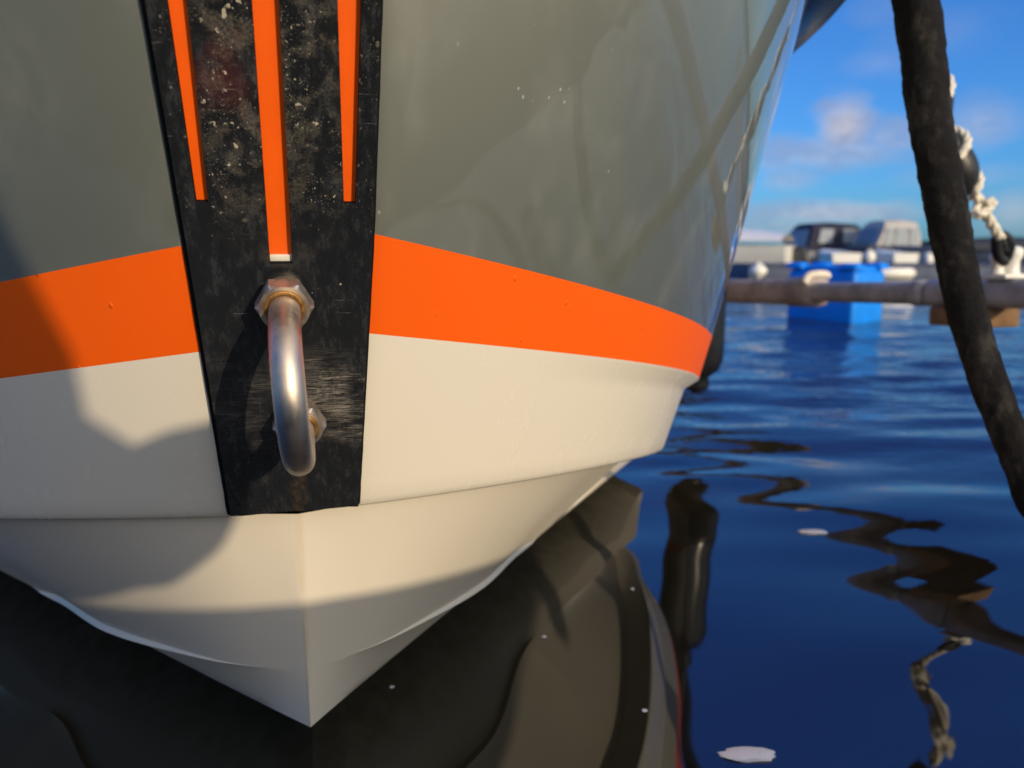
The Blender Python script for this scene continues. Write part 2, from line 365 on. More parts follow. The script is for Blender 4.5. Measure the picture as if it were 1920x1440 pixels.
# ------------------------------------------------------------------ the hull: lines fitted to the photograph, symmetric about the boat's axis
PSI = math.radians(-15)
AX = np.array([math.sin(PSI), math.cos(PSI)]); RX = np.array([math.cos(PSI), -math.sin(PSI)])     # aft, and to the viewer's right
ss = np.concatenate([np.linspace(0, .03, 13)[:-1], np.linspace(.03, .8, 155)[:-1], np.linspace(.8, 3.4, 90)])
def hull_line(xc, yc, e, th0, S, th1, z0, a, b, ca, c0, side, top=False):
    th = th1 + (th0-th1)*np.exp(-ss/S)
    lim = .30 if top else .24
    th = np.where(ss > .5, np.maximum(th, lim), th)*np.exp(-np.maximum(ss-1.3, 0)/.8)
    th = th + (PI/2-th0)*np.exp(-ss/.0045)                     # small rounding where the side meets the flat stem
    ds = np.diff(ss, prepend=0.)
    lat = e + np.cumsum(np.sin(th)*ds); aft = np.cumsum(np.cos(th)*ds)
    z = z0 + side*c0/2 + (a+side*ca)*ss + b*ss**2/(1+ss)
    sl = np.gradient(z, ss); k = np.where(ss > .46, np.exp(-(ss-.46)/.13), 1) if not top else np.where(ss > .6, np.exp(-(ss-.6)/.2), 1)
    z = z[0] + np.concatenate([[0], np.cumsum((sl*k)[1:]*ds[1:])])
    xy = np.array([xc, yc]) + side*lat[:, None]*RX + aft[:, None]*AX
    return np.column_stack([xy, z])
LT = (-.0629, .2046, .0526, 1.2341, .5734, .054, .70, -.1846, .0554, 0, 0)
L1 = (-.1047, .357, .0414, 1.3377, .4827, .028, .3041, -.1996, .0438, -.0091, .0054)
L2 = (-.1091, .377, .0394, 1.3829, .4589, .0086, .2548, -.1332, -.1299, -.0073, .0062)
L3 = (-.1210, .415, .0349, 1.44, .4086, -.0159, .1546, .0078, -.4529, -.0019, .0001)
def both(L, top=False):
    l, r = hull_line(*L, -1, top=top), hull_line(*L, 1, top=top)
    c = (l[0]+r[0])/2
    return np.vstack([l[::-1], c[None], r])
FLARE = .03
cT, c1, c2, c3 = both(LT, True), both(L1), both(L2), both(L3)
NS = len(ss)
def inward(c, d):
    """offset a both-sides line inward by d (metres)"""
    t = np.gradient(c[:, :2], axis=0); t /= np.linalg.norm(t, axis=1)[:, None]
    n = np.column_stack([-t[:, 1], t[:, 0]]); ctr = np.array([-.12, .41]) + 1.0*AX
    s_ = np.sign(((ctr - c[:, :2])*n).sum(1)); s_[s_ == 0] = 1
    o = c.copy(); o[:, :2] += n*s_[:, None]*(d if np.isscalar(d) else np.asarray(d)[:, None]); return o
sall = np.concatenate([ss[::-1], [0], ss])
_sm = lambda x: np.clip(x, 0, 1)**2*(3-2*np.clip(x, 0, 1))
cT = inward(cT, -FLARE*_sm(sall/.14)*(1-_sm((sall-.16)/.36)))
def lerp_rows(a, b, ws): return [a*(1-q) + b*q for q in ws]
def V3(rows): return [[Vector(p) for p in r] for r in rows]

BOAT_O = Vector((-.128, .448, 0))
boat = tag(empty('motorboat', BOAT_O), 'grey motorboat with orange stripe and black stem plate, moored bow on in the foreground', 'boat')
bm = bmesh.new(); add_grid(bm, V3(lerp_rows(cT, c1, np.linspace(0, 1, 15)))); obj('topsides', bm, GREY, boat, world=True)
bm = bmesh.new(); add_grid(bm, V3(lerp_rows(c1, c2, np.linspace(0, 1, 6)))); obj('painted_stripe', bm, ORANGE, boat, world=True)
step = .009*np.clip((sall-.10)/.35, 0, 1)
c2b = inward(c2*(.86) + c3*.14, step)
rows = [c2, c2*.97+c3*.03] + lerp_rows(c2b, c3, np.linspace(0, .94, 9)) + [inward(c3, .0004) + [0, 0, .0012], inward(c3, .0016), inward(c3, .0075 + .024*_sm((sall-.06)/.32)) + [0, 0, .0004]]
bm = bmesh.new(); add_grid(bm, V3(rows)); obj('chine_panel', bm, CREAM, boat, world=True)
# bottom: chine -> crease -> waterline -> under water
CR_lat = np.array([0, .046, .084, .138, .198, .218, .254, .317, .396, .50, .70, 1.0]); CR_aft = np.array([.027, .051, .084, .143, .238, .264, .306, .381, .474, .62, 1.2, 2.6])
def smooth_interp(x, xp, yp):
    """monotone cubic through the points"""
    xp, yp = np.array(xp, float), np.array(yp, float); h = np.diff(xp); d = np.diff(yp)/h; m_ = np.concatenate([[d[0]], 2*d[1:]*d[:-1]/np.maximum(d[1:]+d[:-1], 1e-9), [d[-1]]])
    x = np.clip(x, xp[0], xp[-1]); i = np.clip(np.searchsorted(xp, x, side='right')-1, 0, len(h)-1); t_ = (x-xp[i])/h[i]
    return yp[i]*(1+2*t_)*(1-t_)**2 + m_[i]*h[i]*t_*(1-t_)**2 + yp[i+1]*t_*t_*(3-2*t_) + m_[i+1]*h[i]*t_*t_*(t_-1)
def bottom_side(side):
    flat_w = .0055 + .024*_sm((sall-.06)/.32)
    ch = inward(c3, flat_w); ch = ch[NS+1:] if side > 0 else ch[:NS][::-1]
    O2 = np.array(L3[:2]); rel = ch[:, :2]-O2; lat = np.abs(rel@RX); 
    flat = np.linspace(0, 1, 8)[:-1]
    first = np.array([O2[0], O2[1]+.003, .1522])
    ch = np.vstack([first*(1-q) + ch[0]*q for q in flat] + [ch]); rel = ch[:, :2]-O2; lat = np.abs(rel@RX)
    latc = smooth_interp(lat, [0, .035, .131, .216, .289, .393, .49, .8, 1.2], [0, .030, .097, .157, .203, .265, .34, .55, .9])
    latc = latc*np.clip(np.arange(len(latc))/2., 0, 1)
    aft = smooth_interp(latc, CR_lat, CR_aft); z = .042 - .042*(latc/.26)**2.5; z = np.maximum(z, .016) - .5*np.maximum(latc-.36, 0)**2
    stemx = np.array([.0, 0.])                                   # the stem edge leans a few mm
    cr = np.column_stack([O2 + side*latc[:, None]*RX + aft[:, None]*AX, z])
    cr[:, 0] += (1.5e-3)*np.exp(-latc/.02)
    aw = .033 + latc/.854
    slope = np.clip((aw-aft)/np.maximum(z, .006), .1, 2.6)
    def down(zz):
        q = cr.copy(); q[:, :2] += ((z-zz)*slope)[:, None]*AX; q[:, 2] = zz; return q
    rail_o = cr.copy(); out = side*RX*.55 - AX*.45
    rail = .0030*_sm((latc-.015)/.12)*(1-_sm((latc-.195)/.035))
    rail_o[:, :2] += rail[:, None]*out; rail_o[:, 2] -= rail*1.2
    wl = down(np.minimum(0., z-.01))
    def under(f_, back, zz):
        q = wl.copy(); rl = (q[:, :2]-O2)@RX; q[:, :2] -= ((1-f_)*rl)[:, None]*RX; q[:, :2] += back*AX; q[:, 2] = np.minimum(zz, q[:, 2]-.03); return q
    dp = [under(.92, .05, -.014), under(.80, .14, -.050), under(.66, .40, -.13)]
    rows = lerp_rows(ch, cr, np.linspace(0, 1, 10)) + [cr*.4 + rail_o*.6 + [0, 0, .0004], rail_o] + [rail_o*.5+(cr*.93+wl*.07)*.5] + lerp_rows(cr*.88+wl*.12, wl, np.linspace(0, 1, 5)) + dp
    return rows
bm = bmesh.new(); uvl = bm.loops.layers.uv.new('UVMap')
for side in (-1, 1):
    rows = bottom_side(side); vs, fs = add_grid(bm, V3(rows))
    dist = {}
    for r_ in vs:
        for v in r_: dist[v] = ((v.co-r_[0].co).length, v.co.z)
    for f in fs:
        for lp in f.loops: lp[uvl].uv = dist[lp.vert]
bmesh.ops.remove_doubles(bm, verts=bm.verts, dist=2e-5)
o = obj('hull_bottom', bm, BOTTOM, boat, world=True, sharp=28)
# deck and rubbing strake (above the frame, seen at the upper right)
def strake(c, dz):
    outm = inward(c, -1.)-c; outm[:, 2] = 0
    prof = [(.000, .034), (.030, .034), (.050, .024), (.058, .004), (.056, -.016), (.044, -.030), (.0, -.036)]
    return [c + outm*p + np.array([0, 0, q+dz]) for p, q in prof]
ct_ = cT.copy()
bm = bmesh.new(); add_grid(bm, V3(strake(ct_, -.004))); obj('rubbing_strake', bm, FENDER, boat, world=True)
bm = bmesh.new()
top = ct_ + [0, 0, .030]; mid_ = (top[:NS][::-1]+top[NS+1:])/2
deck_rows = []
for q in np.linspace(0, 1, 7):
    deck_rows.append((top[:NS][::-1]*(1-q)+mid_*q) + np.array([0, 0, .05*q])*np.clip(ss[:, None]/.6, 0, 1))
for q in np.linspace(1, 0, 7)[1:]:
    deck_rows.append((top[NS+1:]*(1-q)+mid_*q) + np.array([0, 0, .05*q])*np.clip(ss[:, None]/.6, 0, 1))
add_grid(bm, V3(deck_rows)); obj('deck', bm, CREAM, boat, world=True)
bm = bmesh.new(); ends = [c[0] for c in (cT, c1, c2, c3)] + [c3[0]+[0, 0, -.2]]; ende = [c[-1] for c in (cT, c1, c2, c3)] + [c3[-1]+[0, 0, -.2]]
add_grid(bm, V3([ends, ende])); obj('transom', bm, GREY, boat, smooth=False, world=True)

# stem plate: front face follows the stem plane; three slots show orange strips
P0 = Vector((-.1207, .4147, .1547)); P1 = Vector((-.1045, .3567, .3041)); R3 = Vector((RX[0], RX[1], 0))
U3 = (P1-P0); U3 = (U3 - R3*U3.dot(R3)).normalized(); N3 = R3.cross(U3); N3 = -N3 if N3.y > 0 else N3
PT = .0055
def plate_pt(u, v, n=0.): return P0 + N3*(PT+n) + R3*u + U3*v
def on_plate(px, py):
    r = ray(px, py); C = Vector((0, 0, CAMH)); t = ((P0+N3*PT)-C).dot(N3)/r.dot(N3); q = C + r*t - P0 - N3*PT; return q.dot(R3), q.dot(U3)
eL = lambda v: np.interp(v, [-.01, .0062, .1654, .2565, .45], [-.0338, -.0343, -.0394, -.0428, -.050])
eR = lambda v: np.interp(v, [-.01, .0058, .1666, .2629, .45], [.0331, .0336, .0412, .0439, .050])
SL = [(lambda v: np.interp(v, [.18, .257], [-.0332, -.0351]) if v < .257 else -.0351-(v-.257)*.025, lambda v: np.interp(v, [.18, .2576], [-.0283, -.0281]), .1797),
      (lambda v: -.0049, lambda v: np.interp(v, [.1517, .26], [.0048, .0051]), .1516),
      (lambda v: np.interp(v, [.18, .2617], [.0283, .0271]), lambda v: np.interp(v, [.18, .2624], [.0334, .0363]), .1800)]
VTOP = .43
vv = sorted(set([0.005, .0058, .0066] + list(np.linspace(.008, VTOP, 70)) + [s[2] for s in SL]))
bm = bmesh.new(); uvl = bm.loops.layers.uv.new('UVMap')
cols_at = lambda v: [eL(v), eL(v)*.985] + [q for s in SL for q in (s[0](v), s[1](v))] + [eR(v)*.985, eR(v)]
grid = [[bm.verts.new(plate_pt(u, v + (.0012*math.sin(u*900)*.35 if i < 2 else 0), 0.)) for u in cols_at(v)] for i, v in enumerate(vv)]
uvm = {}
for i, v in enumerate(vv):
    for k, u in enumerate(cols_at(v)): uvm[grid[i][k]] = (u, v)
front = []
for i in range(len(vv)-1):
    for k in range(9):
        slot = {2: 0, 4: 1, 6: 2}.get(k)
        if slot is not None and vv[i] >= SL[slot][2]-1e-6: continue
        front.append(bm.faces.new((grid[i][k], grid[i][k+1], grid[i+1][k+1], grid[i+1][k])))
geo = bmesh.ops.extrude_face_region(bm, geom=front)
backv = [g for g in geo['geom'] if isinstance(g, bmesh.types.BMVert)]
near = {}
for v, q in list(uvm.items()): near[tuple(round(x, 5) for x in v.co)] = q
for v in backv:
    uvm[v] = near.get(tuple(round(x, 5) for x in v.co), (0, 0)); v.co -= N3*(PT+.0005)
bm.normal_update()
for f in bm.faces:
    for lp in f.loops: lp[uvl].uv = uvm.get(lp.vert, (0, 0))
sharp_e = [e for e in bm.edges if len(e.link_faces) == 2 and e.calc_face_angle(0) > 1.0 and min((e.verts[0].co-P0).dot(N3), (e.verts[1].co-P0).dot(N3)) > PT-.0005]
bmesh.ops.bevel(bm, geom=sharp_e, offset=.0012, segments=3, affect='EDGES', profile=.5, clamp_overlap=True)
bm.normal_update()
for f in bm.faces: f.material_index = 0 if abs(f.normal.dot(N3)) > .8 else 1
plate = obj('stem_plate', bm, [PLATE, PLATE_EDGE], boat, smooth=True, world=True, sharp=40)
for s in SL:                                                   # orange painted strips at the bottom of the three slots
    bm = bmesh.new(); r_ = []
    for v in np.linspace(s[2]-.0015, VTOP, 24):
        a, b = s[0](v)-.0012, s[1](v)+.0012
        r_.append([plate_pt(a, v, -PT+.0006), plate_pt(a, v, -.0036), plate_pt(b, v, -.0036), plate_pt(b, v, -PT+.0006)])
    add_grid(bm, r_)
    obj('groove_stripe', bm, SLOT_ORANGE, plate, smooth=False, world=True)
bm = bmesh.new(); add_box(bm, plate_pt(0, .1533, -.0030), (.0098, .0030, .002), .0003, rot=Matrix((R3, U3, N3)).transposed())
obj('slot_end_filler', bm, CREAM, plate, world=True)

bm = bmesh.new()                                              # black bead along the plate's left and right edges
for f_, q_ in ((eL, 1.012), (eR, .985)):
    add_tube(bm, [plate_pt(float(f_(v))*q_, v, -PT+.0012) for v in np.linspace(.004, VTOP, 60)], [.0019*(1+.12*mnoise.noise(Vector((i*.7, 0, 0)))) for i in range(60)], 10)
obj('edge_bead', bm, PLATE_EDGE, plate, world=True)
# bow eye: bent steel bar through two hex nuts
B1, B2, LEG, RR, ROD = plate_pt(.0007, .1363), plate_pt(.0044, .0705), .0302, .0329, .0069
D12 = (B1-B2); RR = D12.length/2; D12 = D12.normalized(); MID = (B1+B2)/2
path = [B1 + N3*(LEG*q) for q in np.linspace(-.1, 1, 8)[:-1]] + [MID + N3*LEG + D12*(RR*math.sin(a)) + N3*(RR*math.cos(a)) for a in np.linspace(PI/2, -PI/2, 40)] + [B2 + N3*(LEG*q) for q in np.linspace(1, -.1, 8)[1:]]
bm = bmesh.new(); add_tube(bm, path, ROD, 32); eye = obj('bow_eye', bm, STEEL, boat, world=True)
for B in (B1, B2):
    M = frame(B, N3, R3)
    bm = bmesh.new(); add_lathe(bm, [(.0088, -.001), (.0092, .0), (.0092, .0055), (.0086, .0062), (.0072, .0062), (.0072, .001)], 40, M)
    obj('collar', bm, STEEL, eye, world=True, sharp=35)
    bm = bmesh.new(); h0, h1 = .0064, .0160; ro = .0129      # hexagon with chamfered corners, bored through
    rings = []
    for z, rr, hx in ((h0, .0076, 0), (h0, .0110, 0), (h0+.0014, ro, 1), (h1-.0018, ro, 1), (h1, .0111, 0), (h1, .0094, 0), (h1-.0016, .0076, 0), (h0, .0076, 0)):
        ring = []
        for k in range(48):
            a = 2*PI*k/48; a6 = ((a + PI/6) % (PI/3)) - PI/6
            q = ro*math.cos(PI/6)/math.cos(a6) if hx else min(rr, ro*math.cos(PI/6)/math.cos(a6)) if rr > .010 else rr
            ring.append(M @ Vector((q*math.cos(a+PI/6), q*math.sin(a+PI/6), z)))
        rings.append(ring)
    add_grid(bm, rings, close=True); obj('hex_nut', bm, STEEL, eye, world=True, sharp=24)
    bm = bmesh.new(); add_lathe(bm, [(.0070, h1-.004), (.0088, h1-.003), (.0090, h1-.0006), (.0072, h1+.0002), (.0069, h1-.001)], 40, M)
    obj('rust_ring', bm, RUST, eye, world=True)

# ------------------------------------------------------------------ water
WAVES = []
for i in range(46):
    lam = .09*(.95/.09)**(i/45); short = .095 < lam < .26
    ang = rng.normal(0, .27 if short else .5) + (.12 if i % 3 else -.1); ph = rng.uniform(0, 2*PI)
    WAVES.append((2*PI/lam*math.sin(ang), 2*PI/lam*math.cos(ang), ph, lam*(.0029 if short else .0022 if lam >= .26 else .0006)))
def water_z(X, Y):
    z = np.zeros_like(X)
    r = np.sqrt(X**2 + Y**2); near_ = np.clip((r-.70)/.9, 0, 1); k = .34 + .66*near_*near_*(3-2*near_)
    for kx, ky, ph, a in WAVES: z += a*np.sin(kx*X + ky*Y + ph)
    return z*k
def axis_coords(lo, hi, step, far):
    mid = list(np.arange(lo, hi+1e-6, step)); s = step; a = mid[-1]; up = []
    while a < far: s *= 1.22; a += s; up.append(a)
    s = step; a = mid[0]; dn = []
    while a > -far: s *= 1.22; a -= s; dn.append(a)
    return np.array(dn[::-1] + mid + up)
xs, ys = axis_coords(-1.0, 2.3, .013, 4000), axis_coords(-.2, 3.4, .013, 4000)
X, Y = np.meshgrid(xs, ys)
fade = np.clip(1-(np.maximum(np.maximum(np.abs(X-.65)-1.65, np.abs(Y-1.6)-1.8), 0)/1.6), 0, 1)
Z = water_z(X, Y)*fade
nx, ny = len(xs), len(ys)
co = np.column_stack([X.ravel(), Y.ravel(), Z.ravel()+WL]); idx = np.arange(nx*ny).reshape(ny, nx)
faces = np.column_stack([idx[:-1, :-1].ravel(), idx[:-1, 1:].ravel(), idx[1:, 1:].ravel(), idx[1:, :-1].ravel()])
me = bpy.data.meshes.new('water'); me.from_pydata(co.tolist(), [], faces.tolist())
for p in me.polygons: p.use_smooth = True
WM = bpy.data.materials.new('harbour_water'); WM.use_nodes = True; t = NT(WM.node_tree); b = WM.node_tree.nodes['Principled BSDF']
b.inputs['Base Color'].default_value = (.013, .0108, .0058, 1); b.inputs['Roughness'].default_value = .015; b.inputs['IOR'].default_value = 1.82
geo = t.n('ShaderNodeNewGeometry').outputs['Position']
ln = t.n('ShaderNodeVectorMath', operation='LENGTH'); t.put(ln.inputs[0], geo)
stretch = t.vmul(geo, (.55, 1, 1))
hsum = t.m('ADD', t.m('MULTIPLY', t.noise(stretch, 9., 4., .55), .020), t.m('MULTIPLY', t.noise(stretch, 2.2, 4., .5), .055))
hsum = t.m('MULTIPLY', hsum, t.ramp(ln.outputs['Value'], .85, 2.6, 0., 1.))
hsum = t.m('ADD', hsum, t.m('MULTIPLY', t.noise(t.vmul(geo, (.7, 1, 1)), 22., 2., .5), t.ramp(ln.outputs['Value'], .9, 2.6, .0, .0022)))
bp = t.n('ShaderNodeBump'); bp.inputs['Strength'].default_value = 1.; bp.inputs['Distance'].default_value = 1.
t.put(bp.inputs['Height'], hsum); t.put(b.inputs['Normal'], bp)
me.materials.append(WM); water = bpy.data.objects.new('water', me); COL.objects.link(water); tag(water, kind='structure')

# ------------------------------------------------------------------ jetty behind the camera (its edge shades the lower hull)
JZ = .372
jet = tag(empty('jetty', (.45, -.36, 0), -PSI), 'weathered wooden jetty the picture is taken from, just behind the camera', 'jetty')
def jl(x, y, z): return Matrix.Translation((.45, -.36, 0)) @ Matrix.Rotation(-PSI, 4, 'Z') @ Vector((x, y, z))
JR = Matrix.Rotation(-PSI, 3, 'Z')
bm = bmesh.new()
for i in range(15): add_box(bm, jl(0, -.059-.125*i, JZ-.014), (6.4, .118, .028), .003, rot=JR)
obj('deck_boards', bm, DECK_WOOD, jet, world=True, sharp=40)
for y in (-.06, -1.6):
    bm = bmesh.new(); add_box(bm, jl(0, y, JZ-.10), (6.3, .07, .14), .004, rot=JR); obj('bearer', bm, DECK_WOOD, jet, world=True, sharp=40)
for x in (-2.4, -.2, 2.4):
    bm = bmesh.new(); add_lathe(bm, [(.09, -.6), (.09, JZ-.17)], 20, Matrix.Translation(jl(x, -.85, 0))); obj('pile', bm, DECK_WOOD, jet, world=True)
# boots added out of view; the front one is shaped to shade the bow
def boot(P, rz, label):
    root_ = tag(empty('added_boot', P, rz), label, 'boot', 'added unseen boots on the jetty')
    M = Matrix.Translation(P) @ Matrix.Rotation(rz, 4, 'Z')
    # rings from the toe (+x) round the ankle and up the shaft: centre x, centre z, half length along the ring, half width, tilt
    R_ = [(.094, .066, .010, .014, 90), (.090, .062, .031, .034, 88), (.076, .060, .045, .045, 86), (.054, .058, .044, .048, 84), (.034, .056, .040, .047, 78), (-.014, .080, .050, .046, 40), (-.034, .122, .057, .047, 18), (-.049, .16, .056, .050, 8), (-.072, .21, .058, .054, 6), (-.104, .28, .060, .058, 6), (-.128, .33, .062, .060, 6), (-.128, .332, .057, .055, 6), (-.09, .25, .052, .050, 6)]
    rows = []
    for cx, cz, a_, b_, tl in R_:
        t_ = math.radians(tl); row = []
        for k in range(28):
            q = 2*PI*k/28; l = a_*math.cos(q)
            row.append(M @ Vector((cx + l*math.cos(t_), b_*math.sin(q), max(.012, cz + l*math.sin(t_)) if tl > 30 else cz + l*math.sin(t_))))
        rows.append(row)
    bm_ = bmesh.new(); vs, _ = add_grid(bm_, rows, close=True); bm_.faces.new(vs[0][::-1]); bm_.faces.new(vs[-1]); obj('upper', bm_, BOOT, root_, world=True)
    bm_ = bmesh.new(); out = []
    for k in range(40):
        q = 2*PI*k/40; x = -.006 + .092*math.cos(q); wd = (.038 + .008*math.cos(q) - .004*math.cos(2*q)); out.append((x, wd*math.sin(q)*1.05))
    lift = lambda x: .034*max(0, (x-.0)/.096)**1.6
    rows = [[M @ Vector((x*f_, y*f_, z_ + lift(x))) for x, y in out] for z_, f_ in ((.0, .94), (.002, 1.), (.024, 1.), (.026, .95))]
    vs, _ = add_grid(bm_, rows, close=True); bm_.faces.new(vs[0][::-1]); bm_.faces.new(vs[-1]); obj('sole', bm_, BLACK_RUBBER, root_, world=True, sharp=40)
boot(Vector((.345, -.385, JZ)), math.radians(18), 'unseen dark green boot added at the jetty edge to shade the bow')
boot(Vector((.20, -.53, JZ)), math.radians(5), 'unseen dark green boot added further back on the jetty boards')

# ------------------------------------------------------------------ sheathed mooring line, right foreground
pts = [(1700, -60, .74), (1712, -20, .72), (1718, 10, .70), (1730, 100, .69), (1742, 210, .675), (1763, 330, .66), (1779, 420, .65), (1796, 510, .64), (1822, 620, .625), (1848, 700, .61), (1882, 790, .60), (1920, 880, .59), (1966, 970, .58)]
path = catmull([at(*p) for p in pts] + [Vector((.47, .53, .075)), Vector((.54, .45, .065)), Vector((.64, .28, .09)), Vector((.76, .0, .22)), Vector((.84, -.24, .385))], 22)
nP = len(path)
lump = [mnoise.noise(Vector((i*.06, 3.1, 0))) for i in range(nP)]
rad = [(.0178 if i < 60 else .0178-.0046*min(1, (i-60)/150))*(1+.05*lump[i]) for i in range(nP)]
root = tag(empty('sheathed_mooring_line', path[-1]), 'thick mooring line in a black woven sleeve hanging in a curve at the right edge', 'mooring line')
bm = bmesh.new()
add_tube(bm, path, rad, 40, shape=lambda i, a: 1 + .05*mnoise.noise(Vector((math.cos(a)*1.4, math.sin(a)*1.4, i*.11))) + .05*mnoise.noise(Vector((math.cos(a)*2.6, math.sin(a)*2.6, i*.31))) + .03*mnoise.noise(Vector((math.cos(a)*5, math.sin(a)*5, i*.7))))
obj('sleeve', bm, SLEEVE, root, world=True)
bm = bmesh.new(); pe = path[0]
add_rope(bm, catmull([path[4] + Vector((-.0160, 0, 0)), path[2] + Vector((-.0185, 0, .01)), pe + Vector((-.02, 0, .04)), pe + Vector((-.10, -.04, .12)), Vector((.12, .42, .70)), Vector((.02, .40, .735))], 10), .0055)
obj('rope_tail', bm, TAN_ROPE, root, world=True)

# ------------------------------------------------------------------ mooring boom (grey beam) running aft beside the boat
QA, QB = at(1365, 546, 2.006), at(1925, 551, 1.163); bd = (QA-QB).normalized()
boom = tag(empty('mooring_boom', QB), 'long grey steel mooring boom running level above the water to the right of the boat', 'boom')
brot = frame(Vector(), bd, Vector((0, 0, 1))).to_3x3()
def seg(a, b, hgt, wid): 
    p = (a+b)/2; bm_ = bmesh.new(); add_box(bm_, p, (hgt, wid, (b-a).length), min(hgt, wid)*.30, rot=brot, seg=3); return bm_
def along(px):     # point of the boom's centre line that shows at this column
    lo, hi = -3., 5.
    for _ in range(60):
        m_ = (lo+hi)/2; q = QB + bd*m_; d = q.y*math.cos(PITCH) - (q.z-CAMH)*math.sin(PITCH)
        if 960+F*q.x/d > px: lo = m_
        else: hi = m_
    return QB + bd*lo
J1, J2, J3 = along(1535), along(1735), along(1852)
obj('beam', seg(J1 + bd*.023, J2, .0399, .0456), GALV, boom, world=True, sharp=50)
obj('beam', seg(J1, QA + bd*1.6, .0580, .059), RUSTY_GALV, boom, world=True, sharp=50)
obj('beam', seg(J3, QB - bd*1.0, .0439, .050), GALV, boom, world=True, sharp=50)
obj('coupling', seg(J1 + bd*.097, J1 - bd*.005, .0638, .065), RUSTY_GALV, boom, world=True, sharp=50)
obj('coupling', seg(J2 - bd*.012, J2 + bd*.023, .0456, .0525), GALV, boom, world=True, sharp=50)
obj('coupling', seg(J3, J2 - bd*.012, .0473, .0456), GALV, boom, world=True, sharp=50)
bm = bmesh.new(); K = along(1823); add_box(bm, K + Vector((.0046, 0, -.038)), (.030, .07, .112), .003, rot=brot); obj('wooden_block', bm, BROWN_WOOD, boom, world=True, sharp=40)
# rope lashing on the beam, beige
bm = bmesh.new(); K = along(1530)
add_tube(bm, catmull([K + Vector((-.030, -.011, .018)), K + Vector((-.020, -.005, .034)), K + Vector((.0, 0, .038)), K + Vector((.020, .011, .037)), K + Vector((.032, .023, .033))], 8), [.0068+.0014*math.sin(i*1.1)**2 for i in range(33)], 12)
lash = obj('rope_lashing', bm, WHITE_ROPE, sharp=None); tag(lash, 'short beige rope lashing draped over the joint of the grey boom', 'rope')

# white cleat on the boom
KC = along(1883); top_z = KC.z + .0234
cl = tag(empty('boom_cleat', Vector((KC.x, KC.y, top_z))), 'white plastic cleat with two upright horns on top of the grey boom', 'cleat')
bm = bmesh.new(); add_box(bm, Vector((KC.x, KC.y, top_z+.003)), (.052, .057, .007), .002, rot=brot.copy() @ Matrix.Rotation(PI/2, 3, 'Y')); obj('base', bm, WHITE_PLASTIC, cl, world=True, sharp=40)
for px, hh, r0 in ((1868, .034, .0118), (1894, .044, .0145)):
    q = at(px, 516, KC.y); bm = bmesh.new()
    add_lathe(bm, [(r0*1.05, 0), (r0*.8, .006), (r0*.75, hh*.5), (r0*1.05, hh*.72), (r0*1.0, hh*.9), (r0*.5, hh)], 20, Matrix.Translation((q.x, KC.y, top_z+.005)))
    obj('horn', bm, WHITE_PLASTIC, cl, world=True)

# white mooring rope: spiral over a black rubber snubber, knot, black hook to the cleat
SN = [at(1742, 100, 1.083), at(1760, 180, 1.094), at(1774, 250, 1.106), at(1790, 312, 1.117), at(1812, 362, 1.123)]
line = tag(empty('mooring_rope', at(1880, 500, 1.186)), 'white mooring rope wound round a black rubber snubber, knotted above the boom cleat', 'mooring rope')
sp = catmull(SN, 10); bm = bmesh.new(); n_ = len(sp)
add_tube(bm, sp, [.0096 + .0085*math.sin(PI*min(1, i/(n_*.45)))**2*(i < n_*.45) + .0185*math.sin(PI*max(0, (i-n_*.5)/(n_*.5)))**.8*(i > n_*.5) for i in range(n_)], 24)
obj('snubber', bm, BLACK_RUBBER, line, world=True)
fr = rmf(sp); wr = []
for i in range(121):
    q = i/120*(n_-1); k = min(int(q), n_-2); p = sp[k].lerp(sp[k+1], q-k); tt, u, v = fr[k]
    a = 2*PI*2.7*i/120+1.0; rr = .0163 + .013*max(0, math.sin(PI*max(0, (i/120-.5)*2)))
    wr.append(p + (u*math.cos(a)+v*math.sin(a))*rr)
bm = bmesh.new(); add_rope(bm, wr, .0058); obj('spiral_rope', bm, WHITE_ROPE, line, world=True)
bm = bmesh.new()
rp = catmull([SN[-1] + Vector((.008, 0, -.004)), at(1833, 372, 1.129), at(1841, 388, 1.14), at(1856, 415, 1.151), at(1876, 448, 1.163)], 12)
add_rope(bm, rp, .0072)
kn = [at(1838, 380, 1.132), at(1828, 398, 1.123), at(1836, 404, 1.117), at(1852, 392, 1.123), at(1862, 381, 1.129), at(1850, 378, 1.14), at(1836, 386, 1.146), at(1830, 396, 1.14)]
add_rope(bm, catmull(kn, 10), .0059)
add_tube(bm, catmull([at(1848, 384, 1.123), at(1856, 378, 1.123), at(1861, 377, 1.123)], 6), .0062, 10)
obj('knotted_rope', bm, WHITE_ROPE, line, world=True)
add_rope(bmx := bmesh.new(), catmull([SN[0], at(1730, 40, 1.06), at(1712, -40, .9), Vector((.40, .86, .66))], 10), .006); obj('upper_rope', bmx, WHITE_ROPE, line, world=True)
bm = bmesh.new(); hk = at(1880, 462, 1.174)
add_tube(bm, catmull([at(1870, 444, 1.163), at(1880, 442, 1.168), at(1892, 452, 1.174), at(1892, 468, 1.18), at(1886, 485, 1.186)], 8), [.0078]*33, 14)
add_tube(bm, catmull([at(1868, 446, 1.163), at(1868, 462, 1.168), at(1872, 480, 1.174), at(1884, 492, 1.18)], 8), [.0075]*25, 14)
add_tube(bm, catmull([at(1876, 450, 1.174), at(1880, 470, 1.18)], 8), [.0095]*9, 14)
obj('hook', bm, BLACK_RUBBER, line, world=True)

